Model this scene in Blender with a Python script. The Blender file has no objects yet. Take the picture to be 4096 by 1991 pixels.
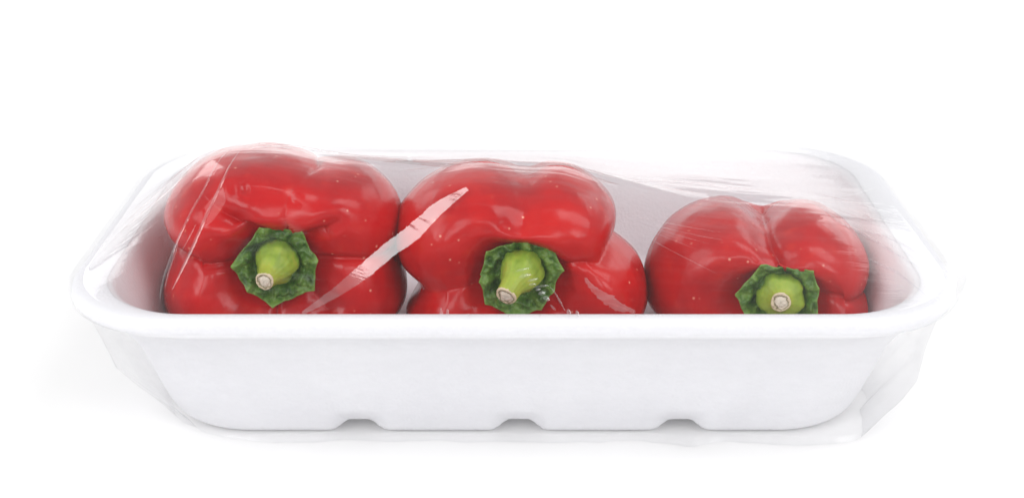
import bpy, math, random
import numpy as np
from mathutils import Vector
random.seed(4)
S = 0.01                     # everything below is written in centimetres
PI = math.pi
sc = bpy.context.scene
COL = sc.collection

# ------------------------------------------------------------------ camera
H = 5.9                      # height of the tray rim
CAM = Vector((-0.06, -50.85, 27.2))
PITCH = 24.0
cam_d = bpy.data.cameras.new('camera')
cam = bpy.data.objects.new('camera', cam_d); COL.objects.link(cam)
cam.location = CAM * S
cam.rotation_euler = (math.radians(90 - PITCH), 0, 0)
cam_d.sensor_width = 36.0
cam_d.lens = 5334 / 4096 * 36
cam_d.clip_start = 0.01; cam_d.clip_end = 50
sc.camera = cam

# ------------------------------------------------------------------ world and lamps
w = bpy.data.worlds.new('World'); sc.world = w
w.use_nodes = True
bg = w.node_tree.nodes['Background']
bg.inputs['Color'].default_value = (1, 1, 1, 1)
bg.inputs['Strength'].default_value = 0.9
sc.view_settings.view_transform = 'Standard'
sc.view_settings.look = 'None'
sc.view_settings.exposure = -0.74
sc.view_settings.gamma = 1.0
sc.render.engine = 'CYCLES'
sc.cycles.use_denoising = True
sc.cycles.transparent_max_bounces = 40
sc.cycles.max_bounces = 10
sc.cycles.caustics_reflective = False
sc.cycles.caustics_refractive = False

def softbox(name, loc, size, radiance, aim=(0, 0, 5)):
    d = bpy.data.lights.new(name, 'AREA')
    d.shape = 'RECTANGLE'; d.size = size[0] * S; d.size_y = size[1] * S
    d.energy = radiance * PI * d.size * d.size_y
    o = bpy.data.objects.new(name, d); COL.objects.link(o)
    o.location = Vector(loc) * S
    o.rotation_euler = (Vector(aim) - Vector(loc)).to_track_quat('-Z', 'Y').to_euler()
    return o
softbox('softbox_left', (-80, -74, 64), (50, 50), 7.4)
softbox('softbox_right', (82, -70, 66), (48, 48), 7.5)
softbox('added_front_fill', (0, -118, 64), (90, 36), 6.2)  # added fill, low in front, to brighten the tray's front wall
softbox('added_glare_right', (66, 84, 50), (34, 30), 2.3)  # added behind at right so the film there shows white streaks
softbox('added_glare_left', (-66, 80, 46), (30, 26), 3.2)  # added behind at left to give the film its jagged glare
softbox('added_high_fill_right', (88, 5, 100), (62, 62), 4.6)  # added fill from high up, to whiten the floor
softbox('added_high_fill_left', (-104, -20, 90), (72, 72), 4.2)  # added counterpart on the left, also for a whiter floor
softbox('added_glare_top', (34, -1, 98), (32, 30), 6.5)  # added only to be mirrored in the tilted glare strips
bl = softbox('added_background_fill', (0, 30, 150), (280, 50), 4.0, aim=(0, 130, 10))  # added fill aimed backwards to turn the sweep pure white
bl.data.spread = math.radians(95)

# ------------------------------------------------------------------ helpers
def link_mesh(name, verts, faces, mat=None, parent=None, smooth=True):
    me = bpy.data.meshes.new(name)
    v = np.asarray(verts, dtype=np.float64) * S
    me.from_pydata(v.tolist(), [], [list(map(int, f)) for f in faces])
    if smooth:
        me.polygons.foreach_set('use_smooth', [True] * len(me.polygons))
    if mat: me.materials.append(mat)
    me.update()
    o = bpy.data.objects.new(name, me); COL.objects.link(o)
    if parent: o.parent = parent
    return o

def empty(name, loc=(0, 0, 0)):
    o = bpy.data.objects.new(name, None); COL.objects.link(o)
    o.location = Vector(loc) * S
    o.empty_display_size = 0.02
    return o

def grid_faces(nr, nc, wrap=True, flip=False):
    f = []
    for i in range(nr - 1):
        for j in range(nc if wrap else nc - 1):
            a = i * nc + j; b = i * nc + (j + 1) % nc
            q = (a, b, b + nc, a + nc)
            f.append(q[::-1] if flip else q)
    return f

def catmull(pts, n, closed=False):
    p = np.asarray(pts, float)
    m = len(p)
    segs = m if closed else m - 1
    t = np.linspace(0, segs, n, endpoint=not closed)
    i = np.minimum(t.astype(int), segs - 1); u = (t - i)[:, None]
    def P(k): return p[k % m] if closed else p[np.clip(k, 0, m - 1)]
    a, b, c, d = P(i - 1), P(i), P(i + 1), P(i + 2)
    return 0.5 * (2 * b + (c - a) * u + (2 * a - 5 * b + 4 * c - d) * u ** 2 + (3 * b - 3 * c + d - a) * u ** 3)

_rng = np.random.RandomState(7)
_T = _rng.rand(256, 256)
def vnoise(x, y):
    xi = np.floor(x).astype(int); yi = np.floor(y).astype(int)
    fx = x - xi; fy = y - yi
    fx = fx * fx * (3 - 2 * fx); fy = fy * fy * (3 - 2 * fy)
    g = lambda a, b: _T[a % 256, b % 256]
    return (g(xi, yi) * (1 - fx) + g(xi + 1, yi) * fx) * (1 - fy) + (g(xi, yi + 1) * (1 - fx) + g(xi + 1, yi + 1) * fx) * fy - 0.5
def fbm(x, y, o=3):
    r = 0; a = 1
    for k in range(o):
        r = r + a * vnoise(x * 2 ** k + 13.7 * k, y * 2 ** k + 7.1 * k); a *= 0.5
    return r
def sstep(a, b, x):
    t = np.clip((x - a) / (b - a), 0, 1); return t * t * (3 - 2 * t)

# ------------------------------------------------------------------ materials
def new_mat(name):
    m = bpy.data.materials.new(name); m.use_nodes = True
    nt = m.node_tree
    return m, nt, nt.nodes['Principled BSDF'], nt.nodes['Material Output']
def N(nt, t, **kw):
    n = nt.nodes.new(t)
    for k, v in kw.items():
        if k in n.inputs: n.inputs[k].default_value = v
        else: setattr(n, k, v)
    return n
def ramp(nt, fac, stops):
    r = nt.nodes.new('ShaderNodeValToRGB')
    cr = r.color_ramp
    while len(cr.elements) > 1: cr.elements.remove(cr.elements[0])
    cr.elements[0].position = stops[0][0]; cr.elements[0].color = (*stops[0][1], 1)
    for p, c in stops[1:]:
        e = cr.elements.new(p); e.color = (*c, 1)
    nt.links.new(fac, r.inputs['Fac'])
    return r.outputs['Color']
def mix(nt, fac, a, b, mode='MIX'):
    m = nt.nodes.new('ShaderNodeMix'); m.data_type = 'RGBA'; m.blend_type = mode
    for s, v in ((m.inputs[0], fac), (m.inputs[6], a), (m.inputs[7], b)):
        if isinstance(v, (int, float)): s.default_value = v
        elif isinstance(v, tuple): s.default_value = (*v, 1) if len(v) == 3 else v
        else: nt.links.new(v, s)
    return m.outputs[2]
def objcoord(nt, scale=(1, 1, 1)):
    tc = nt.nodes.new('ShaderNodeTexCoord')
    mp = nt.nodes.new('ShaderNodeMapping'); mp.inputs['Scale'].default_value = scale
    nt.links.new(tc.outputs['Object'], mp.inputs['Vector'])
    return mp.outputs['Vector']

def foam_material():
    m, nt, b, out = new_mat('white_foam')
    v = objcoord(nt)
    n1 = N(nt, 'ShaderNodeTexNoise', Scale=22.0, Detail=3.0); nt.links.new(v, n1.inputs['Vector'])
    nt.links.new(ramp(nt, n1.outputs['Fac'], [(0.3, (0.80, 0.797, 0.825)), (0.7, (0.82, 0.818, 0.842))]), b.inputs['Base Color'])
    vo = N(nt, 'ShaderNodeTexVoronoi', Scale=700.0); nt.links.new(v, vo.inputs['Vector'])
    bp = N(nt, 'ShaderNodeBump', Strength=0.28, Distance=0.0005)
    nt.links.new(vo.outputs['Distance'], bp.inputs['Height'])
    nt.links.new(bp.outputs['Normal'], b.inputs['Normal'])
    b.inputs['Roughness'].default_value = 0.55
    b.inputs['Specular IOR Level'].default_value = 0.3
    b.inputs['Subsurface Weight'].default_value = 0.6
    b.inputs['Subsurface Radius'].default_value = (1, 1, 1)
    b.inputs['Subsurface Scale'].default_value = 0.006
    return m
M_FOAM = foam_material()

def pepper_material(name, hue=(0.52, 0.0042, 0.006), dark=(0.36, 0.0028, 0.006), spots=0.0):
    m, nt, b, out = new_mat(name)
    v = objcoord(nt)
    n1 = N(nt, 'ShaderNodeTexNoise', Scale=38.0, Detail=4.0, Roughness=0.6); nt.links.new(v, n1.inputs['Vector'])
    c = ramp(nt, n1.outputs['Fac'], [(0.28, dark), (0.55, hue), (0.8, (hue[0] * 1.08, hue[1] * 2.0, hue[2] * 1.2))])
    # tiny pale lenticels
    vo = N(nt, 'ShaderNodeTexVoronoi', Scale=210.0, Randomness=1.0); nt.links.new(v, vo.inputs['Vector'])
    sp = ramp(nt, vo.outputs['Distance'], [(0.07, (1, 1, 1)), (0.14, (0, 0, 0))])
    n2 = N(nt, 'ShaderNodeTexNoise', Scale=60.0, Detail=1.0); nt.links.new(v, n2.inputs['Vector'])
    gate = ramp(nt, n2.outputs['Fac'], [(0.50, (0, 0, 0)), (0.58, (0.8, 0.8, 0.8))])
    mm = N(nt, 'ShaderNodeMath', operation='MULTIPLY'); nt.links.new(sp, mm.inputs[0]); nt.links.new(gate, mm.inputs[1])
    c = mix(nt, mm.outputs[0], c, (0.80, 0.33, 0.24))
    # orange-ish mottling
    n3 = N(nt, 'ShaderNodeTexNoise', Scale=160.0, Detail=2.0); nt.links.new(v, n3.inputs['Vector'])
    mo = ramp(nt, n3.outputs['Fac'], [(0.60, (0, 0, 0)), (0.72, (0.35, 0.35, 0.35))])
    c = mix(nt, mo, c, (0.60, 0.022, 0.008))
    if spots:
        vo2 = N(nt, 'ShaderNodeTexVoronoi', Scale=48.0); nt.links.new(v, vo2.inputs['Vector'])
        d = ramp(nt, vo2.outputs['Distance'], [(0.06, (1, 1, 1)), (0.12, (0, 0, 0))])
        n4 = N(nt, 'ShaderNodeTexNoise', Scale=26.0); nt.links.new(v, n4.inputs['Vector'])
        g2 = ramp(nt, n4.outputs['Fac'], [(0.60, (0, 0, 0)), (0.66, (spots, spots, spots))])
        m2 = N(nt, 'ShaderNodeMath', operation='MULTIPLY'); nt.links.new(d, m2.inputs[0]); nt.links.new(g2, m2.inputs[1])
        c = mix(nt, m2.outputs[0], c, (0.10, 0.012, 0.015))
    nt.links.new(c, b.inputs['Base Color'])
    r = ramp(nt, n1.outputs['Fac'], [(0.3, (0.17, 0.17, 0.17)), (0.7, (0.25, 0.25, 0.25))])
    nt.links.new(r, b.inputs['Roughness'])
    b.inputs['Specular IOR Level'].default_value = 0.33
    b.inputs['Coat Weight'].default_value = 0.0
    b.inputs['Coat Roughness'].default_value = 0.16
    b.inputs['Subsurface Weight'].default_value = 0.12
    b.inputs['Subsurface Radius'].default_value = (1.0, 0.12, 0.08)
    b.inputs['Subsurface Scale'].default_value = 0.003
    bp = N(nt, 'ShaderNodeBump', Strength=0.25, Distance=0.0006)
    n5 = N(nt, 'ShaderNodeTexNoise', Scale=130.0, Detail=3.0); nt.links.new(v, n5.inputs['Vector'])
    nt.links.new(n5.outputs['Fac'], bp.inputs['Height'])
    nt.links.new(bp.outputs['Normal'], b.inputs['Normal'])
    return m
M_PEP = [pepper_material('red_pepper_skin_blemished', spots=0.8), pepper_material('red_pepper_skin', (0.54, 0.0055, 0.006)),
         pepper_material('red_pepper_skin_deep', (0.50, 0.0042, 0.006))]

def green_material(name, a, b_, c_, scale, rough=0.42, ring=False):
    m, nt, b, out = new_mat(name)
    v = objcoord(nt)
    n1 = N(nt, 'ShaderNodeTexNoise', Scale=scale, Detail=4.0, Roughness=0.6); nt.links.new(v, n1.inputs['Vector'])
    c = ramp(nt, n1.outputs['Fac'], [(0.34, a), (0.52, b_), (0.72, c_)])
    at = N(nt, 'ShaderNodeAttribute', attribute_name='tone')
    c = mix(nt, at.outputs['Fac'], c, c_)
    nt.links.new(c, b.inputs['Base Color'])
    b.inputs['Roughness'].default_value = rough
    b.inputs['Subsurface Weight'].default_value = 0.1
    b.inputs['Subsurface Scale'].default_value = 0.001
    bp = N(nt, 'ShaderNodeBump', Strength=0.5, Distance=0.0006)
    n2 = N(nt, 'ShaderNodeTexNoise', Scale=scale * 2.2, Detail=4.0); nt.links.new(v, n2.inputs['Vector'])
    nt.links.new(n2.outputs['Fac'], bp.inputs['Height']); nt.links.new(bp.outputs['Normal'], b.inputs['Normal'])
    return m
M_CALYX = green_material('calyx_green', (0.020, 0.062, 0.008), (0.062, 0.155, 0.014), (0.18, 0.31, 0.05), 170)
M_STEM = green_material('stem_lime', (0.13, 0.26, 0.015), (0.25, 0.39, 0.03), (0.40, 0.43, 0.05), 110, 0.5)

def cut_material():
    m, nt, b, out = new_mat('stem_cut_end')
    at = N(nt, 'ShaderNodeAttribute', attribute_name='tone')
    v = objcoord(nt)
    n1 = N(nt, 'ShaderNodeTexNoise', Scale=500.0, Detail=4.0); nt.links.new(v, n1.inputs['Vector'])
    ad = N(nt, 'ShaderNodeMath', operation='MULTIPLY_ADD'); nt.links.new(n1.outputs['Fac'], ad.inputs[0])
    ad.inputs[1].default_value = 0.5; nt.links.new(at.outputs['Fac'], ad.inputs[2])
    c = ramp(nt, ad.outputs[0], [(0.30, (0.66, 0.60, 0.50)), (0.62, (0.70, 0.62, 0.50)), (0.72, (0.16, 0.13, 0.05)), (0.80, (0.62, 0.52, 0.36)),
                                (0.98, (0.66, 0.54, 0.38)), (1.0, (0.28, 0.12, 0.06))])
    nt.links.new(c, b.inputs['Base Color']); b.inputs['Roughness'].default_value = 0.8
    bp = N(nt, 'ShaderNodeBump', Strength=0.6, Distance=0.0006)
    nt.links.new(n1.outputs['Fac'], bp.inputs['Height']); nt.links.new(bp.outputs['Normal'], b.inputs['Normal'])
    return m
M_CUT = cut_material()

def film_material(name, gain=1.9, rough=0.05, haze=0.03, bump=0.35, stretch=(30, 420, 200), tint=0.985, cap=0.34):
    """clear cling film: transparent, with the Fresnel reflection of both of its faces and a trace of milky haze"""
    m, nt, b, out = new_mat(name)
    nt.nodes.remove(b)
    lw = N(nt, 'ShaderNodeLayerWeight', Blend=0.5)
    p5 = N(nt, 'ShaderNodeMath', operation='POWER'); nt.links.new(lw.outputs['Facing'], p5.inputs[0]); p5.inputs[1].default_value = 5.0
    f = N(nt, 'ShaderNodeMath', operation='MULTIPLY_ADD'); nt.links.new(p5.outputs[0], f.inputs[0])
    f.inputs[1].default_value = 0.96; f.inputs[2].default_value = 0.024
    g0 = N(nt, 'ShaderNodeMath', operation='MULTIPLY'); nt.links.new(f.outputs[0], g0.inputs[0]); g0.inputs[1].default_value = gain
    g = N(nt, 'ShaderNodeMath', operation='MINIMUM'); nt.links.new(g0.outputs[0], g.inputs[0]); g.inputs[1].default_value = cap
    gl = N(nt, 'ShaderNodeBsdfGlossy', Roughness=rough); gl.inputs['Color'].default_value = (1, 1, 1, 1)
    tr = N(nt, 'ShaderNodeBsdfTransparent'); tr.inputs['Color'].default_value = (tint, tint, min(1, tint + 0.005), 1)
    df = N(nt, 'ShaderNodeBsdfDiffuse'); df.inputs['Color'].default_value = (0.9, 0.9, 0.92, 1)
    tl = N(nt, 'ShaderNodeBsdfTranslucent'); tl.inputs['Color'].default_value = (0.9, 0.9, 0.92, 1)
    md = N(nt, 'ShaderNodeMixShader', Fac=0.5); nt.links.new(df.outputs[0], md.inputs[1]); nt.links.new(tl.outputs[0], md.inputs[2])
    v = objcoord(nt, stretch)
    n1 = N(nt, 'ShaderNodeTexNoise', Scale=1.0, Detail=4.0, Roughness=0.6); nt.links.new(v, n1.inputs['Vector'])
    v2 = objcoord(nt, (35, 60, 60))
    n2 = N(nt, 'ShaderNodeTexNoise', Scale=1.0, Detail=2.0); nt.links.new(v2, n2.inputs['Vector'])
    hz = ramp(nt, n1.outputs['Fac'], [(0.35, (haze * 0.5,) * 3), (0.68, (haze * 2.4,) * 3)])
    m1 = N(nt, 'ShaderNodeMixShader'); nt.links.new(hz, m1.inputs[0]); nt.links.new(tr.outputs[0], m1.inputs[1]); nt.links.new(md.outputs[0], m1.inputs[2])
    m2 = N(nt, 'ShaderNodeMixShader'); nt.links.new(g.outputs[0], m2.inputs[0]); nt.links.new(m1.outputs[0], m2.inputs[1]); nt.links.new(gl.outputs[0], m2.inputs[2])
    if bump:
        ad = N(nt, 'ShaderNodeMath', operation='MULTIPLY_ADD'); nt.links.new(n2.outputs['Fac'], ad.inputs[0]); ad.inputs[1].default_value = 2.0
        nt.links.new(n1.outputs['Fac'], ad.inputs[2])
        bp = N(nt, 'ShaderNodeBump', Strength=bump, Distance=0.0008)
        nt.links.new(ad.outputs[0], bp.inputs['Height'])
        for n in (gl,): nt.links.new(bp.outputs['Normal'], n.inputs['Normal'])
    nt.links.new(m2.outputs[0], out.inputs['Surface'])
    return m
M_FILM = film_material('clear_film', gain=1.2, haze=0.004, bump=0.05)
M_SKIRT = film_material('clear_film_loose', gain=1.1, rough=0.25, haze=0.03, bump=0.3, stretch=(60, 60, 120), tint=0.95)
M_GLINT = film_material('clear_film_glint', gain=4.2, rough=0.06, haze=0.05, bump=0.1)  # reflection raised well above the plain film so glare strips stand out

def table_material():
    m, nt, b, out = new_mat('white_sweep')
    v = objcoord(nt)
    n1 = N(nt, 'ShaderNodeTexNoise', Scale=6.0, Detail=3.0); nt.links.new(v, n1.inputs['Vector'])
    nt.links.new(ramp(nt, n1.outputs['Fac'], [(0.3, (0.915, 0.912, 0.908)), (0.7, (0.93, 0.927, 0.924))]), b.inputs['Base Color'])
    b.inputs['Roughness'].default_value = 0.9; b.inputs['Specular IOR Level'].default_value = 0.1
    return m

# ------------------------------------------------------------------ the setting: a white sweep
prof = [(-150, -0.0), (120, 0.0)] + [(120 + 30 * math.sin(a), 30 - 30 * math.cos(a)) for a in np.linspace(0.12, PI / 2, 14)] + [(150, 44)]
V = []
for y, z in prof:
    for x in (-260, -90, 90, 260): V.append((x, y, z))
tb = link_mesh('tabletop', V, grid_faces(len(prof), 4, wrap=False), table_material())
tb['kind'] = 'structure'

# ------------------------------------------------------------------ foam tray
A, B = 16.65, 9.25           # half width and half depth of the rim's outer edge
NE, NA = (110, 60), 26       # points per long / short edge, per corner arc
def rrect(ax, by, rc):
    """closed outline with the same number of points whatever its size"""
    rc = min(rc, ax - 0.05, by - 0.05)
    P = []
    def seg(x0, y0, x1, y1, n):
        for k in range(n): P.append((x0 + (x1 - x0) * k / n, y0 + (y1 - y0) * k / n))
    def arc(cx, cy, a0, n):
        for k in range(n):
            a = a0 + PI / 2 * k / n
            P.append((cx + rc * math.cos(a), cy + rc * math.sin(a)))
    seg(-(ax - rc), -by, ax - rc, -by, NE[0]); arc(ax - rc, -(by - rc), -PI / 2, NA)
    seg(ax, -(by - rc), ax, by - rc, NE[1]); arc(ax - rc, by - rc, 0, NA)
    seg(ax - rc, by, -(ax - rc), by, NE[0]); arc(-(ax - rc), by - rc, PI / 2, NA)
    seg(-ax, by - rc, -ax, -(by - rc), NE[1]); arc(-(ax - rc), -(by - rc), PI, NA)
    return np.array(P)
NP = 2 * (NE[0] + NE[1]) + 4 * NA
GROOVES = (-5.9, 0.2, 6.35)
def groove(x):
    g = 0
    for c in GROOVES: g = np.maximum(g, 1 - sstep(0.32, 1.2, np.abs(x - c)))
    return g
def tray_rings(levels, nsub, notch=False):
    lv = catmull(levels, nsub)
    V = []
    for ox, oy, z, rc in lv:
        p = rrect(A - ox, B - oy, rc)
        zz = np.full(len(p), z)
        if notch:
            g = groove(p[:, 0])
            k = (1 - sstep(0.45, 1.25, z))
            inset = 0.35 * g * k
            front = (np.abs(p[:, 1]) > B - oy - 0.02)
            p[:, 1] -= np.sign(p[:, 1]) * inset * front
            zz = np.maximum(zz, 0.55 * g * (z < 1.3))
        V.append(np.column_stack([p, zz]))
    return V
tray = empty('foam_tray', (0, 0, 0))
tray['label'] = 'long white foam tray holding three red peppers under cling film'
tray['category'] = 'food tray'
outer = [(8.5, 7.0, 0.0, 1.0), (4.6, 3.6, 0.0, 2.4), (3.5, 2.6, 0.02, 3.2), (3.05, 2.15, 0.18, 3.5), (2.75, 1.95, 0.6, 3.7), (2.35, 1.75, 1.6, 3.9), (1.85, 1.45, 3.1, 4.0), (1.2, 0.98, 4.3, 4.1),
         (0.78, 0.66, 4.8, 4.2), (0.52, 0.42, 5.04, 4.3)]
inner = [(1.35, 0.70, H - 0.06, 3.6), (1.58, 0.92, H - 0.22, 3.4), (1.75, 1.15, H - 0.6, 3.3), (2.1, 1.6, 4.2, 3.2), (2.6, 2.05, 2.6, 3.0), (3.15, 2.6, 1.5, 2.8), (4.1, 3.0, 1.1, 2.5), (4.8, 3.6, 0.94, 2.2), (8.5, 7.0, 0.9, 1.0)]
R1 = tray_rings(outer, 90, notch=True)
R2 = tray_rings(inner, 60)
V = np.concatenate(R1); F = grid_faces(len(R1), NP, flip=False)
n0 = len(V); F.append(list(range(NP))[::-1])
link_mesh('basin', V, F, M_FOAM, tray)
V = np.concatenate(R2); F = grid_faces(len(R2), NP)
F.append([(len(R2) - 1) * NP + k for k in range(NP)])
link_mesh('lining', V, F, M_FOAM, tray)
lip = [(0.52, 0.42, 5.04, 4.3), (0.32, 0.25, 5.13, 4.35), (0.12, 0.09, 5.26, 4.4), (0.0, 0.0, 5.44, 4.4), (0.0, 0.0, 5.62, 4.4), (0.09, 0.07, 5.81, 4.35), (0.3, 0.22, H, 4.2),
       (0.8, 0.42, H + 0.01, 3.9), (1.35, 0.70, H - 0.06, 3.6)]
R3 = tray_rings(lip, 60)
link_mesh('rim', np.concatenate(R3), grid_faces(len(R3), NP), M_FOAM, tray)

# ------------------------------------------------------------------ bell peppers
NT, NM = 420, 230
def polar_R(pts, th):
    a = np.array([math.atan2(v, u) for u, v in pts]); r = np.array([math.hypot(u, v) for u, v in pts])
    o = np.argsort(a); a = a[o]; r = r[o]
    aa = np.concatenate([a - 2 * PI, a, a + 2 * PI]); rr_ = np.concatenate([r, r, r])
    fine = np.interp(th, aa, rr_)
    k = np.exp(-0.5 * (np.arange(-14, 15) / 5.0) ** 2); k /= k.sum()
    n = len(th)
    return np.array([np.dot(k, fine[(np.arange(i - 14, i + 15)) % n]) for i in range(n)])
BASE_PROF = [(0.0, 2.5), (0.14, 2.52), (0.24, 2.62), (0.33, 2.9), (0.42, 3.25), (0.52, 3.52), (0.64, 3.6), (0.77, 3.2), (0.88, 2.35), (0.955, 1.3), (0.995, 0.1),
             (0.99, -1.2), (0.95, -2.4), (0.86, -3.5), (0.7, -4.3), (0.45, -4.5), (0.2, -4.1), (0.0, -3.9)]

def build_pepper(idx, label, centre, alpha, beta, outline, creases, dents, profile, calyx, stem):
    """centre: where the stem axis crosses the middle of the fruit; alpha tips the stem up, beta turns it sideways.
    creases: (list of (t, angle), depth, width, broad depth, broad width); dents: (u, v, depth, radius)"""
    root = empty('bell_pepper', centre)
    ca, sa, cb, sb = math.cos(alpha), math.sin(alpha), math.cos(beta), math.sin(beta)
    e3 = Vector((sb * ca, -cb * ca, sa)); e1 = Vector((cb, sb, 0)); e2 = e3.cross(e1)
    e2 = Vector((0, 0, 1)) - e3 * e3.z; e2.normalize(); e1 = e2.cross(e3) ; e1 = e1 if e1.x > 0 else -e1
    Mx = np.array([e1, e2, e3])
    th = np.linspace(-PI, PI, NT, endpoint=False)
    R = polar_R(outline, th)
    pr = catmull(profile, NM)
    tt = np.linspace(0, 1, NM)
    T, TH = np.meshgrid(tt, th, indexing='ij')
    rad = pr[:, 0][:, None] * (R[None, :] * sstep(0, 0.45, pr[:, 0])[:, None] + R.mean() * (1 - sstep(0, 0.45, pr[:, 0]))[:, None])
    dep = pr[:, 1][:, None] + 0.62 * np.maximum(0, np.sin(TH)) * (np.exp(-((pr[:, 0] - 0.40) / 0.17) ** 2) * (pr[:, 1] > 0))[:, None]
    def P3(rad, dep):
        return np.stack([rad * np.cos(TH), rad * np.sin(TH), dep], -1)
    P = P3(rad, dep)
    # inward normals of the undisturbed body
    dT = np.gradient(P, axis=0); dH = (np.roll(P, -1, 1) - np.roll(P, 1, 1))
    nrm = np.cross(dT, dH); nrm /= np.linalg.norm(nrm, axis=-1, keepdims=True) + 1e-9
    if np.sum(nrm * P) > 0: nrm = -nrm
    D1 = np.zeros_like(rad); D2 = np.zeros_like(rad)
    for path, s1, w1, s2, w2 in creases:
        pt = np.array(path)
        tc = np.interp(T, pt[:, 0], np.radians(pt[:, 1]))
        fade = sstep(pt[0, 0] - 0.02, pt[0, 0] + 0.03, T) * (1 - sstep(pt[-1, 0] - 0.06, pt[-1, 0] + 0.02, T))
        if pt.shape[1] > 2: fade = fade * np.interp(T, pt[:, 0], pt[:, 2])
        d = (TH - tc + PI) % (2 * PI) - PI
        arc = np.abs(d) * np.maximum(rad, 0.6)
        mod = 0.85 + 0.3 * vnoise(T * 9 + idx * 3, np.full_like(T, s1 * 40))
        D1 = np.maximum(D1, fade * mod * s1 * np.exp(-(arc / w1) ** 1.25))
        D2 += (fade * mod * s2 * np.exp(-(arc / w2) ** 2)) ** 4
    D = D1 * sstep(0.08, 0.2, T) + D2 ** 0.25 * sstep(0.12, 0.36, T)
    front = (T < 0.55)
    for u, v, dd, rr_ in dents:
        q = ((P[..., 0] - u) ** 2 + (P[..., 1] - v) ** 2) / rr_ ** 2
        D += front * dd * np.exp(-q)
    D += 0.16 * fbm(np.cos(TH) * 1.1 * (0.4 + T) + 5 + idx * 9, np.sin(TH) * 1.1 * (0.4 + T) + 3 + T * 3) * sstep(0.1, 0.25, T) * (1 - sstep(.85, 1, T))
    D += 0.035 * fbm(P[..., 0] * 1.1 + 4 * idx, P[..., 1] * 1.1 + P[..., 2]) * sstep(0.1, 0.25, T) * (1 - sstep(.85, 1, T))
    P = P + nrm * D[..., None]
    W = P @ Mx + np.array(centre)
    # the fruit rests against the foam where it would touch it
    gap = np.interp(W[..., 2], [0.9, 1.5, 2.6, 4.2, 5.3, 5.9], [3.8, 3.3, 2.75, 2.25, 1.9, 1.8])
    lim = A - gap
    ax_ = np.abs(W[..., 0]); over = np.maximum(ax_ - lim + 0.15, 0)
    W[..., 0] = np.where((W[..., 2] < H) & (over > 0), np.sign(W[..., 0]) * (lim - 0.15 + 0.15 * (1 - np.exp(-over / 0.15))), W[..., 0])
    W[..., 2] = np.maximum(W[..., 2], 0.93)
    W -= np.array(centre)
    body = link_mesh('body', W.reshape(-1, 3), grid_faces(NM, NT, flip=False), M_PEP[idx], root)
    # calyx: a wrinkled green star lying in the hollow
    tips, rc, off, wz = calyx
    tips = sorted(((t + 180) % 360 - 180, q) for t, q in tips)
    nt_, nr_ = 220, 34
    a = np.linspace(-PI, PI, nt_, endpoint=False)
    ta = np.array([t[0] for t in tips]) * PI / 180; tr = np.array([t[1] for t in tips])
    px = np.concatenate([tr * np.cos(ta)]); py = tr * np.sin(ta)
    Rc = np.zeros(nt_); ridge = np.zeros(nt_)
    n = len(ta)
    for i, ang in enumerate(a):
        for k in range(n):
            a0, a1 = ta[k], ta[(k + 1) % n]
            da = (a1 - a0) % (2 * PI); x = (ang - a0) % (2 * PI)
            if x <= da:
                x0, y0, x1, y1 = px[k], py[k], px[(k + 1) % n], py[(k + 1) % n]
                dx, dy = math.cos(ang), math.sin(ang)
                den = dx * (y1 - y0) - dy * (x1 - x0)
                r_ = (x0 * (y1 - y0) - y0 * (x1 - x0)) / den
                f = x / da
                Rc[i] = r_ * (1 + 0.05 * float(vnoise(np.array([ang * 5.0 + 31]), np.array([idx * 4.0]))[0])) * (1 - 0.035 * math.sin(PI * f) ** 0.7)
                ridge[i] = math.exp(-(min(x, da - x) * 1.4 / 0.16) ** 2)
                break
    s = np.linspace(0, 1, nr_)
    SS, AA = np.meshgrid(s, a, indexing='ij')
    r = SS * Rc[None, :]
    lump = fbm(np.cos(AA) * r * 3.0 + idx * 7, np.sin(AA) * r * 3.0 + 4, 3)
    zc = wz - 0.05 + 0.42 * SS ** 2.0 - 0.16 * np.exp(-((r - rc - 0.07) / 0.10) ** 2)
    zc = zc + 0.40 * lump * sstep(0.35, 0.6, SS) * (1 - 0.6 * sstep(0.85, 1, SS)) + 0.10 * ridge[None, :] * sstep(0.5, 0.8, SS)
    zc = zc + 0.12 * np.exp(-((r - rc - 0.30) / 0.14) ** 2) * (0.6 + np.cos(AA * 9 + idx))
    top = np.stack([r * np.cos(AA) + off[0], r * np.sin(AA) + off[1], zc], -1)
    bot = top.copy(); bot[..., 2] -= 0.09; bot = bot[::-1]
    # rolled edge
    edge = top[-1:].copy(); edge[..., :2] = (edge[..., :2] - np.array(off)) * 1.012 + np.array(off); edge[..., 2] -= 0.04
    allp = np.concatenate([top, edge, bot])
    cal = link_mesh('calyx', (allp @ Mx).reshape(-1, 3), grid_faces(allp.shape[0], nt_), M_CALYX, root)
    tone = np.concatenate([(0.55 * ridge[None, :] * sstep(.35, .8, SS) + 0.9 * sstep(0.93, 1.0, SS) * 0.5), np.full((1, nt_), 0.5), np.zeros((nr_, nt_))]).ravel()
    at = cal.data.attributes.new('tone', 'FLOAT', 'POINT'); at.data.foreach_set('value', np.clip(tone, 0, 1).astype(np.float32))
    # stem: bulbous foot, waist, flared cut end, bending along its own path
    path, radii = stem
    ns, na = 60, 72
    pc = catmull([(p[0] + off[0], p[1] + off[1], p[2] + wz) for p in path], ns)
    rad_s = catmull([(q,) for q in radii], ns)[:, 0]
    pts = []
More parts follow.
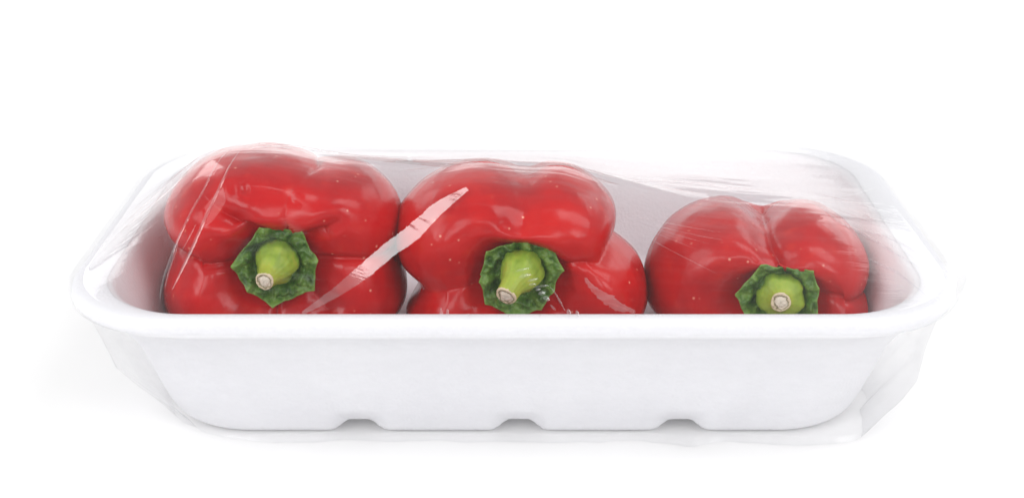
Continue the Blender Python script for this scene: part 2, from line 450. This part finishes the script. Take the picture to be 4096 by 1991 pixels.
    for i in range(ns):
        tan = Vector(pc[min(i + 1, ns - 1)] - pc[max(i - 1, 0)]).normalized()
        u = Vector((1, 0, 0)) - tan * tan.x; u.normalize(); vv = tan.cross(u)
        fall = 1 - sstep(0.25, 0.8, i / ns)
        for k in range(na):
            an = 2 * PI * k / na
            ribs = 1 + 0.055 * math.cos(5 * an + idx) * (0.4 + 0.6 * fall) + 0.03 * math.cos(8 * an + 2) * fall + 0.012 * math.sin(17 * an)
            q = Vector(pc[i]) + (u * math.cos(an) + vv * math.sin(an)) * rad_s[i] * ribs
            pts.append(q)
    stem_o = link_mesh('stem', np.array(pts) @ Mx, grid_faces(ns, na), M_STEM, root)
    tn = np.repeat(np.linspace(0, 1, ns) ** 2 * 0.7, na)
    at = stem_o.data.attributes.new('tone', 'FLOAT', 'POINT'); at.data.foreach_set('value', tn.astype(np.float32))
    # cut end
    tan = Vector(pc[-1] - pc[-3]).normalized(); u = Vector((1, 0, 0)) - tan * tan.x; u.normalize(); vv = tan.cross(u)
    pts = []; tn = []
    rs = [0.0, 0.2, 0.4, 0.52, 0.6, 0.68, 0.8, 0.92, 1.0, 1.03, 1.0]
    hs = [0.05, 0.05, 0.045, 0.03, -0.02, 0.02, 0.03, 0.03, 0.015, -0.02, -0.07]
    for f, h in zip(rs, hs):
        for k in range(na):
            an = 2 * PI * k / na
            jit = 1 + 0.03 * math.sin(3 * an + idx) + 0.05 * float(vnoise(np.array([an * 3.0]), np.array([f * 5.0]))[0])
            hh = h + 0.03 * float(vnoise(np.array([an * 4.0 + 9]), np.array([f * 9.0]))[0])
            pts.append(Vector(pc[-1]) + (u * math.cos(an) + vv * math.sin(an)) * (rad_s[-1] * f * jit) + tan * hh); tn.append(f * 0.62)
    ce = link_mesh('cut_end', np.array(pts) @ Mx, grid_faces(len(rs), na, flip=True), M_CUT, stem_o)
    at = ce.data.attributes.new('tone', 'FLOAT', 'POINT'); at.data.foreach_set('value', np.array(tn, dtype=np.float32))
    root['label'] = label; root['category'] = 'bell pepper'; root['group'] = 'red bell peppers in the foam tray'
    return (W.reshape(-1, 3) + np.array(centre))

deg = math.radians
PW = []
def sc_(pts, kx, ky=1.0): return [(u * kx, v * ky) for u, v in pts]
PW.append(build_pepper(0, 'tallest red bell pepper at the left end, blemished, with short crooked stem',
    (-9.65, -1.0, 5.27), deg(9), deg(9),
    sc_([(-4.55, 1.1), (-4.4, 0.2), (-4.28, -.45), (-4.45, -1.1), (-4.6, -2.0), (-4.4, -3.0), (-3.6, -3.9), (-2, -4.15), (0, -4.1), (2, -4.15), (3.9, -3.9), (4.95, -3.0), (5.1, -2.2), (5.0, -1.15), (5.1, -0.2),
     (5.1, .8), (4.95, 1.5), (4.45, 2.3), (3.9, 2.95), (3.1, 3.3), (2.2, 3.35), (1.3, 3.8), (0.2, 4.05), (-1.05, 4.05), (-2.0, 3.9), (-2.9, 3.45), (-3.6, 2.85), (-4.15, 2.1)], 1.035, 0.97),
    [([(0.10, 62, .8), (0.2, 70, 1), (0.3, 76, .4), (0.38, 76, .25), (0.46, 68, .3), (0.56, 60, 1.2), (0.8, 58, 1)], 0.16, 0.12, 0.12, 0.9),
     ([(0.12, 178, .7), (0.28, 178, .8), (0.4, 176, 1), (0.55, 176, 1.2), (0.8, 180, 1)], 0.42, 0.15, 0.42, 0.95),
     ([(0.12, 0, .8), (0.3, 0, .8), (0.5, -2, .9), (0.8, -6, .8)], 0.36, 0.15, 0.40, 0.9),
     ([(0.10, 112, .8), (0.2, 119, 1), (0.28, 124, 1), (0.37, 129, .8), (0.45, 133, .4), (0.52, 136, 0)], 0.34, 0.24, 0.36, 0.55),
     ([(0.10, 42, .7), (0.18, 36, 1), (0.25, 33, .9), (0.31, 34, .4), (0.38, 36, 0)], 0.34, 0.2, 0.32, 0.45),
     ([(0.12, 268), (0.3, 265), (0.5, 264), (0.8, 268)], 0.34, 0.14, 0.4, 0.9),
     ([(0.12, 318), (0.22, 316), (0.32, 312)], 0.22, 0.2, 0.4, 0.6)],
    [(-0.95, 3.0, 0.12, 0.16), (-1.35, 3.0, 0.05, 0.18), (0.95, 2.6, 0.08, 0.14), (-2.3, 2.6, 0.05, 0.22), (0.9, -2.4, 0.08, 0.2)],
    BASE_PROF,
    ([(108, 1.66), (52, 1.70), (4, 1.62), (-38, 1.76), (-98, 1.66), (-140, 1.52), (176, 1.70)], 0.80, (0, 0), 3.12),
    ([(0.05, 0.08, -0.25), (0.03, 0.06, 0.15), (-0.05, 0.0, 0.65), (-0.24, -0.14, 1.15), (-0.42, -0.22, 1.65)], [0.84, 0.82, 0.70, 0.44, 0.34])))
PW.append(build_pepper(1, 'red bell pepper in the middle with lobed right side and downward stem',
    (0.26, -1.0, 4.8), deg(9), deg(0),
    sc_([(-4.83, 1.6), (-4.5, 2.3), (-3.9, 2.95), (-2.9, 3.6), (-1.9, 3.85), (-.8, 3.8), (.15, 3.7), (1.2, 3.75), (2.2, 3.5), (2.9, 3.1), (3.4, 2.6), (3.85, 1.9), (4.05, 1.3), (4.1, .75), (4.4, .4), (4.7, -.1), (5.0, -1.1), (5.05, -2.3), (4.5, -3.3), (3.2, -3.75),
     (0, -3.8), (-2.5, -3.75), (-3.9, -3.6), (-4.6, -2.8), (-4.55, -2.0), (-4.35, -1.35), (-4.6, -.6), (-4.85, .4)], 1.04, 0.96),
    [([(0.12, 15, .7), (0.3, 12, .8), (0.42, 10, .9), (0.52, 13, 1.2), (0.8, 12, 1)], 0.36, 0.18, 0.42, 0.85),
     ([(0.12, 196, .8), (0.3, 192, .8), (0.5, 194, 1), (0.8, 197, 1)], 0.16, 0.3, 0.42, 0.7),
     ([(0.12, 92), (0.3, 88), (0.5, 86), (0.8, 86)], 0.08, 0.35, 0.26, 0.7),
     ([(0.12, 140, 1), (0.22, 138, 1), (0.33, 136, .5), (0.42, 134, 0)], 0.0, 0.3, 0.5, 0.8),
     ([(0.2, 226), (0.35, 222), (0.8, 222)], 0.06, 0.3, 0.24, 0.5),
     ([(0.12, 270), (0.3, 268), (0.8, 268)], 0.3, 0.18, 0.4, 0.8),
     ([(0.12, 320), (0.3, 322), (0.5, 326)], 0.16, 0.25, 0.35, 0.8)],
    [(-0.6, 2.2, 0.05, 0.2), (3.0, 1.8, -0.06, 0.5)],
    [(f, z - 0.12 * (f < 0.35) * (i < 6)) for i, (f, z) in enumerate(BASE_PROF)],
    ([(80, 1.56), (46, 1.80), (8, 1.70), (-26, 1.46), (-58, 1.62), (-97, 1.76), (-140, 1.70), (-172, 1.60), (142, 1.62)], 0.86, (-0.03, 0.05), 3.1),
    ([(0.10, 0.18, -0.25), (0.08, 0.18, 0.2), (0.0, 0.10, 0.7), (-0.28, -0.14, 1.2), (-0.52, -0.42, 1.65)], [0.84, 0.84, 0.74, 0.47, 0.40])))
PW.append(build_pepper(2, 'squat red bell pepper at the right end with its broad lobe leaning left',
    (11.05, -1.0, 3.95), deg(8), deg(-9),
    sc_([(-5.5, -.35), (-5.45, .4), (-5.1, 1.2), (-4.75, 1.85), (-4.2, 2.35), (-3.15, 2.85), (-2.15, 3.0), (-1.5, 2.9), (-1.1, 2.75), (-.6, 2.9), (.2, 3.05), (1.1, 3.05), (1.95, 2.7), (2.95, 1.8), (3.3, 1.2), (3.55, .65), (3.7, 0), (3.82, -0.7), (3.95, -1.4), (3.75, -2.4), (3, -3.0), (0, -3.1), (-2.5, -3.1), (-4.3, -2.9), (-5.2, -2.2), (-5.5, -1.3)], 1.02, 0.88),
    [([(0.12, 108, .8), (0.25, 104, .9), (0.36, 103, 1), (0.45, 108, 1), (0.8, 112, 1)], 0.32, 0.20, 0.42, 0.9),
     ([(0.12, 2), (0.35, -2), (0.8, -4)], 0.22, 0.14, 0.32, 0.7),
     ([(0.12, 200), (0.3, 205), (0.8, 212)], 0.05, 0.3, 0.2, 0.9),
     ([(0.12, 280), (0.3, 278), (0.8, 276)], 0.25, 0.2, 0.3, 0.7)],
    [(-1.6, 1.2, 0.04, 0.3)],
    [(f, z * 0.93) for f, z in BASE_PROF],
    ([(122, 1.56), (46, 1.72), (20, 1.56), (-20, 1.60), (-60, 1.50), (-100, 1.54), (-145, 1.54), (178, 1.72)], 0.88, (-0.2, 0.0), 3.15),
    ([(0.05, 0.0, -0.25), (0.05, 0.0, 0.15), (0.03, 0.02, 0.5), (0.02, 0.04, 0.8), (0.02, 0.06, 1.05)], [0.93, 0.92, 0.80, 0.50, 0.37])))

# ------------------------------------------------------------------ cling film
G = 0.1
GX = np.arange(-A - 0.3, A + 0.3 + G, G); GY = np.arange(-B - 0.3, B + 0.3 + G, G)
obs = np.full((len(GX), len(GY)), -1.0)
for P in PW:
    for dx, dy in ((0, 0), (G, 0), (0, G), (G, G)):
        ix = ((P[:, 0] - GX[0]) / G).astype(int) + (dx > 0); iy = ((P[:, 1] - GY[0]) / G).astype(int) + (dy > 0)
        ok = (ix >= 0) & (ix < len(GX)) & (iy >= 0) & (iy < len(GY))
        np.maximum.at(obs, (ix[ok], iy[ok]), P[ok, 2])
obs += 0.09
XX, YY = np.meshgrid(GX, GY, indexing='ij')
def inside(x, y, inset):
    a_, b_, rc = A - inset * 1.6, B - inset, 4.4 - inset * 0.6
    qx = np.maximum(np.abs(x) - (a_ - rc), 0); qy = np.maximum(np.abs(y) - (b_ - rc), 0)
    return np.hypot(qx, qy) <= rc
free = inside(XX, YY, 0.35)
FLAT = H + 0.07
Z = np.where(free, np.maximum(obs, FLAT), FLAT)
def solve(Z, obs, free, it, om=1.9, ax=1.0, ay=1.0):
    c = 2 * (ax + ay)
    par = (np.add.outer(np.arange(Z.shape[0]), np.arange(Z.shape[1])) % 2)
    for _ in range(it):
        for k in (0, 1):
            L = (ax * (np.roll(Z, 1, 0) + np.roll(Z, -1, 0)) + ay * (np.roll(Z, 1, 1) + np.roll(Z, -1, 1))) / c
            Zn = np.maximum(Z + om * (L - Z), obs)
            mk = free & (par == k)
            Z[mk] = Zn[mk]
    return Z
Z = solve(Z, obs, free, 420, 1.94, 1.0, 1.0)
Z = solve(Z, obs, free, 60, 1.0)
for _ in range(16):          # the film is stiffer than a soap skin
    Zs = (Z + np.roll(Z, 1, 0) + np.roll(Z, -1, 0) + np.roll(Z, 1, 1) + np.roll(Z, -1, 1)) / 5
    Z[free] = Zs[free]
# stretched ripples fanning between what holds the film up
def ridge_along(x0, y0, x1, y1, h, wd, e0=0.0, e1=0.0):
    global Z
    dx, dy = x1 - x0, y1 - y0; L = math.hypot(dx, dy)
    s = ((XX - x0) * dx + (YY - y0) * dy) / L ** 2; d = ((XX - x0) * dy - (YY - y0) * dx) / L
    Z = Z + h * np.exp(-(d / wd) ** 2) * sstep(-0.05, 0.15, s) * (1 - sstep(0.85, 1.05, s))
Z = Z + free * (0.035 * fbm(XX * 0.22 + 3, YY * 1.0 + 8, 3) + 0.008 * fbm(XX * 0.5, YY * 5, 2)) * sstep(0, 1.0, Z - FLAT + 0.15)
def film_z(x, y):
    fx = np.clip((x - GX[0]) / G, 1, len(GX) - 3.001); fy = np.clip((y - GY[0]) / G, 1, len(GY) - 3.001)
    ix = fx.astype(int); iy = fy.astype(int); u = fx - ix; v = fy - iy
    def wts(t): # cubic b-spline: smooth second derivatives
        return ((1 - t) ** 3 / 6, (3 * t ** 3 - 6 * t ** 2 + 4) / 6, (-3 * t ** 3 + 3 * t ** 2 + 3 * t + 1) / 6, t ** 3 / 6)
    wx, wy = wts(u), wts(v); r = 0
    for i in range(4):
        for j in range(4): r = r + wx[i] * wy[j] * Z[ix + i - 1, iy + j - 1]
    return r

wrap = empty('cling_film', (0, 0, 0))
wrap['label'] = 'clear cling film stretched over the peppers and tray, creased and shining'
wrap['category'] = 'plastic wrap'
RI = 170
base = rrect(A, B, 4.4)
core = rrect(A - B + 0.6, 0.4, 0.3)
rings = []
for k in range(RI + 1):
    f = k / RI
    p = core + (base - core) * f
    rings.append(np.column_stack([p, film_z(p[:, 0], p[:, 1])]))
V = np.concatenate(rings); F = grid_faces(len(rings), NP, flip=True); F.append(list(range(NP)))
link_mesh('top_sheet', V, F, M_FILM, wrap)
# skirt: over the lip, down the walls, loose at the corners, sagging on to the table
cx_ = base[:, 0]; cy_ = base[:, 1]
corner = sstep(A - 6.5, A - 1.0, np.abs(cx_))
frontness = sstep(0, B - 0.5, -cy_)
side = np.sign(cx_)
right = sstep(4, 14, cx_) * frontness
sk = []
NS = 60
for k in range(NS + 1):
    f = k / NS
    z = (H + 0.07) * (1 - f) ** 1.0 + 0.05 * f
    ix_e = np.interp(z, [0.05, 0.3, 1.2, 2.0, 4.0, 5.2, 5.97], [3.0, 2.6, 1.75, 1.05, 0.38, 0.05, -0.06])
    iy_e = np.interp(z, [0.05, 0.3, 0.8, 1.6, 3.1, 4.5, 5.1, 5.35, 5.97], [1.55, 1.8, 1.78, 1.58, 1.22, 0.8, 0.45, -0.05, -0.05])
    p = rrect(A - ix_e, B - iy_e, 4.3)
    nz = fbm(cx_ * 0.5 + 20, cy_ * 0.6 + f * 0.9, 3)
    nz2 = fbm(cx_ * 1.4 + 5 + f * 2.0, cy_ * 1.2 + f * 0.8, 3)
    low = sstep(0.15, 0.8, f)
    p[:, 0] += side * corner * (0.6 * low * nz + 0.08 * low * nz2 + 0.12 * low * (cx_ > 0))
    p[:, 1] += np.sign(cy_) * (0.30 * f ** 2 * (nz + 0.15) + 0.05 * low * nz2) - 0.7 * right * sstep(0.45, 1.0, f) * (0.6 + 0.5 * nz)
    p[:, 0] += 0.5 * right * sstep(0.2, 0.9, f)
    zz = z + 0.20 * f * (1 - f) * nz2 * low
    pinch = np.exp(-((cx_ - A + 0.5) ** 2 + (cy_ + 5.4) ** 2) / 1.2) * (1 - sstep(0, 0.35, f))
    p[:, 0] += 0.35 * pinch
    zz = zz - sstep(0.9, 1.0, f) * 0.0
    sk.append(np.column_stack([p, np.maximum(zz, 0.03)]))
link_mesh('side_skirt', np.concatenate(sk), grid_faces(len(sk), NP), M_SKIRT, wrap)

# film creases, plus glare strips shaped and tilted to mirror a lamp
def glint_fold(path, widths, arch=0.6, facing=None, jag=0.0, lift=0.02, mat=None, n=None, down=0.0):
    L = sum(math.hypot(path[i + 1][0] - path[i][0], path[i + 1][1] - path[i][1]) for i in range(len(path) - 1))
    n = n or max(12, int(L / 0.05))
    c = catmull(path, n)
    wd = np.interp(np.linspace(0, 1, n), np.linspace(0, 1, len(widths)), widths)
    zc = film_z(c[:, 0], c[:, 1])
    e = 0.08
    zx = (film_z(c[:, 0] + e, c[:, 1]) - film_z(c[:, 0] - e, c[:, 1])) / (2 * e)
    zy = (film_z(c[:, 0], c[:, 1] + e) - film_z(c[:, 0], c[:, 1] - e)) / (2 * e)
    nf = np.column_stack([-zx, -zy, np.ones(n)]); nf /= np.linalg.norm(nf, axis=1, keepdims=True)
    C3 = np.column_stack([c, zc])
    t = np.gradient(C3, axis=0); t /= np.linalg.norm(t, axis=1, keepdims=True)
    if facing is None: nn = nf
    else:
        fa = np.atleast_2d(np.array(facing, float)); k = np.linspace(0, 1, n)[:, None]
        nn = fa[0] * (1 - k) + fa[-1] * k; nn /= np.linalg.norm(nn, axis=1, keepdims=True)
    w_ = np.cross(nn, t); w_ /= np.linalg.norm(w_, axis=1, keepdims=True)
    nb = np.cross(t, w_)
    if facing is not None:
        tilt = np.sqrt(np.maximum(0, 1 - np.sum(nb * nf, 1) ** 2))
        C3 = C3 + nf * (tilt * wd)[:, None] * 0.7
    C3 = C3 + nf * lift
    rs = _rng.rand(2, n) - 0.5
    rl = (_rng.rand(2, n // 5 + 2) - 0.5)
    rl = np.array([np.interp(np.arange(n) / 5.0, np.arange(n // 5 + 2), q) for q in rl])
    m = 9
    V = []
    for s_ in np.linspace(-1, 1, m):
        k = 0 if s_ < 0 else 1
        hw = wd * (1 + jag * (rs[k] * 0.9 + rl[k] * 1.2) * abs(s_))
        V.append(C3 + w_ * (hw * s_)[:, None] + nb * (arch * wd * (1 - s_ * s_))[:, None])
    V = np.stack(V, 1).reshape(-1, 3)
    return link_mesh('glint_fold', V, grid_faces(n, m, wrap=False), mat or M_GLINT, wrap)
N_A = [(0.331, -0.488, 0.808), (0.251, -0.554, 0.794)]; N_B = [(0.166, -0.517, 0.84), (0.134, -0.498, 0.857)]; N_C = (0.194, -0.512, 0.837)  # glare strip normals, set halfway between viewer and lamp
glint_fold([(-7.44, -8.87), (-6.46, -8.11), (-5.47, -7.16), (-4.55, -6.07), (-3.77, -5.24), (-2.89, -4.04), (-1.77, -3.06)], [.05, .16, .25, .29, .31, .30, .25, .08], 0.0, N_A, jag=0.13, n=180)  # long diagonal glare, shaped as a tilted strip
glint_fold([(2.59, -7.11), (2.92, -7.73), (3.43, -8.28), (3.94, -8.59), (4.28, -8.81)], [.05, .14, .24, .16, .05], 0.14, N_B, jag=0.6)  # ragged glare patch by the middle pepper, shaped the same way
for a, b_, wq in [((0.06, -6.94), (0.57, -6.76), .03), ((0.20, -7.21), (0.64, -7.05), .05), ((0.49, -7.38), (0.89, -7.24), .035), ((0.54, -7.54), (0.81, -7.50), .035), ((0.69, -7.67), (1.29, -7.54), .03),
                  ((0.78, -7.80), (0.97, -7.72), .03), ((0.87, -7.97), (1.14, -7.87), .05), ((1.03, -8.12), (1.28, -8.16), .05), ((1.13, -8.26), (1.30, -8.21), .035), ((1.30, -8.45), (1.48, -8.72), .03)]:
    glint_fold([a, b_], [.004, wq * 1.7, wq * 1.7, .004], 0.15, N_C, n=10)  # small glints built as dashes turned to the lamp
glint_fold([(1.29, -7.59), (1.52, -7.97), (1.80, -8.71)], [.01, .03, .015, .03, .02], 0.3, N_C, jag=1.2)  # dotted glint line, likewise turned to the lamp
for pth, wq in [([(-11.95, 0.12), (-12.96, -1.5), (-14.31, -1.91), (-15.46, -2.53), (-16.10, -3.98)], .045),
                ([(-11.33, -0.62), (-11.68, -3.16), (-12.19, -4.28), (-12.53, -5.47), (-12.69, -7.13), (-12.62, -8.13)], .055),
                ([(-10.86, -1.10), (-11.03, -3.45), (-11.52, -4.65), (-11.86, -5.94), (-12.11, -7.01), (-12.26, -7.69)], .065),
                ([(-11.74, 0.14), (-13.80, -0.43), (-15.20, -1.07), (-15.88, -1.83)], .035),
                ([(-12.15, 0.82), (-14.29, 0.9), (-15.78, -0.11)], .03),
                ([(-11.89, -4.86), (-12.08, -5.42), (-12.25, -5.88)], .02),
                ([(-12.45, -5.46), (-12.55, -6.69), (-12.54, -7.65)], .035),
                ([(12.42, -0.30), (12.92, -1.80), (13.65, -2.47), (14.57, -3.71), (15.43, -5.24)], .09),
                ([(12.65, 1.65), (14.14, 0.93), (15.92, 0.16), (16.31, -0.25)], .05),
                ([(14.44, -0.14), (14.33, -0.62), (15.00, -0.86), (15.67, -0.79), (16.33, -0.38)], .05),
                ([(13.48, -4.71), (14.37, -5.68), (14.97, -7.31)], .05),
                ([(13.72, -2.18), (14.94, -2.6), (15.97, -4.33)], .06),
                ([(-2.01, 0.39), (-0.04, 0.22), (3.53, 0.10), (6.89, 1.8)], .05),
                ([(-5.04, -0.94), (-2.96, -0.37), (-2.08, 0.36)], .04),
                ([(-10.51, -0.69), (-8.93, 0.55), (-6.84, 1.0), (-4.75, 1.2)], .06),
                ([(5.73, 1.40), (7.38, 1.7), (8.92, 1.55), (11.01, 1.39)], .05)]:
    glint_fold(pth, [.006, wq, wq, wq * .8, .006], 0.7, None, jag=0.25)
for (x, y, dx, dy, wq) in [(-14.9, -2.6, .7, .25, .05), (-15.0, -3.0, .9, .3, .07), (-15.2, -3.5, .8, .3, .09), (-15.3, -4.0, 1.0, .25, .07), (-15.5, -4.5, .8, .2, .08), (-15.7, -5.0, .6, .15, .05), (-15.9, -5.6, .5, .1, .04)]:
    glint_fold([(x, y), (x + dx, y + dy)], [.01, wq, wq * .7, .01], 0.45, None, jag=0.5)  # jagged glare at the left end, built from arched dashes
for (x, y, h, wq) in [(-2.57, -8.62, .38, .05), (-2.35, -8.66, .4, .05), (1.93, -8.64, .4, .06), (2.22, -8.70, .36, .06), (-0.2, -8.9, .2, .04), (0.9, -8.9, .15, .04), (-1.6, -8.85, .25, .05), (4.3, -8.9, .2, .05)]:
    glint_fold([(x, y), (x + 0.03, y - h)], [.008, wq, wq * 1.2, .01], 0.35, N_C, jag=0.3, n=12)  # glints along the front rim, modelled as short tilted strips

# hair-thin stretch lines fanning out from what holds the film up
fr = random.Random(11)
def fan(x0, y0, x1, ys, n, wq, mx=0.0):
    for i in range(n):
        y1 = ys[0] + (ys[1] - ys[0]) * (i + fr.random() * 0.8) / n
        a = fr.uniform(0.0, 0.35); b_ = fr.uniform(0.7, 1.0)
        xa, ya = x0 + (x1 - x0) * a, y0 + (y1 - y0) * a + fr.uniform(-.15, .15)
        xb, yb = x0 + (x1 - x0) * b_, y0 + (y1 - y0) * b_
        glint_fold([(xa, ya), ((xa + xb) / 2, (ya + yb) / 2 + fr.uniform(-.12, .12)), (xb, yb)], [.003, wq * fr.uniform(.5, 1.2), wq * fr.uniform(.5, 1.2), .003], 0.5, None, jag=0.3, lift=0.012)
fan(12.3, 0.4, 16.0, (-5.5, 4.5), 9, 0.028)
fan(-11.9, 0.0, -15.9, (-5.0, 3.0), 9, 0.024)
fan(2.5, 0.6, 9.5, (0.9, 3.6), 5, 0.030)
fan(-8.0, 0.8, -2.6, (0.4, 3.0), 5, 0.030)
fan(3.6, -3.2, 8.2, (-7.0, -2.6), 5, 0.018)
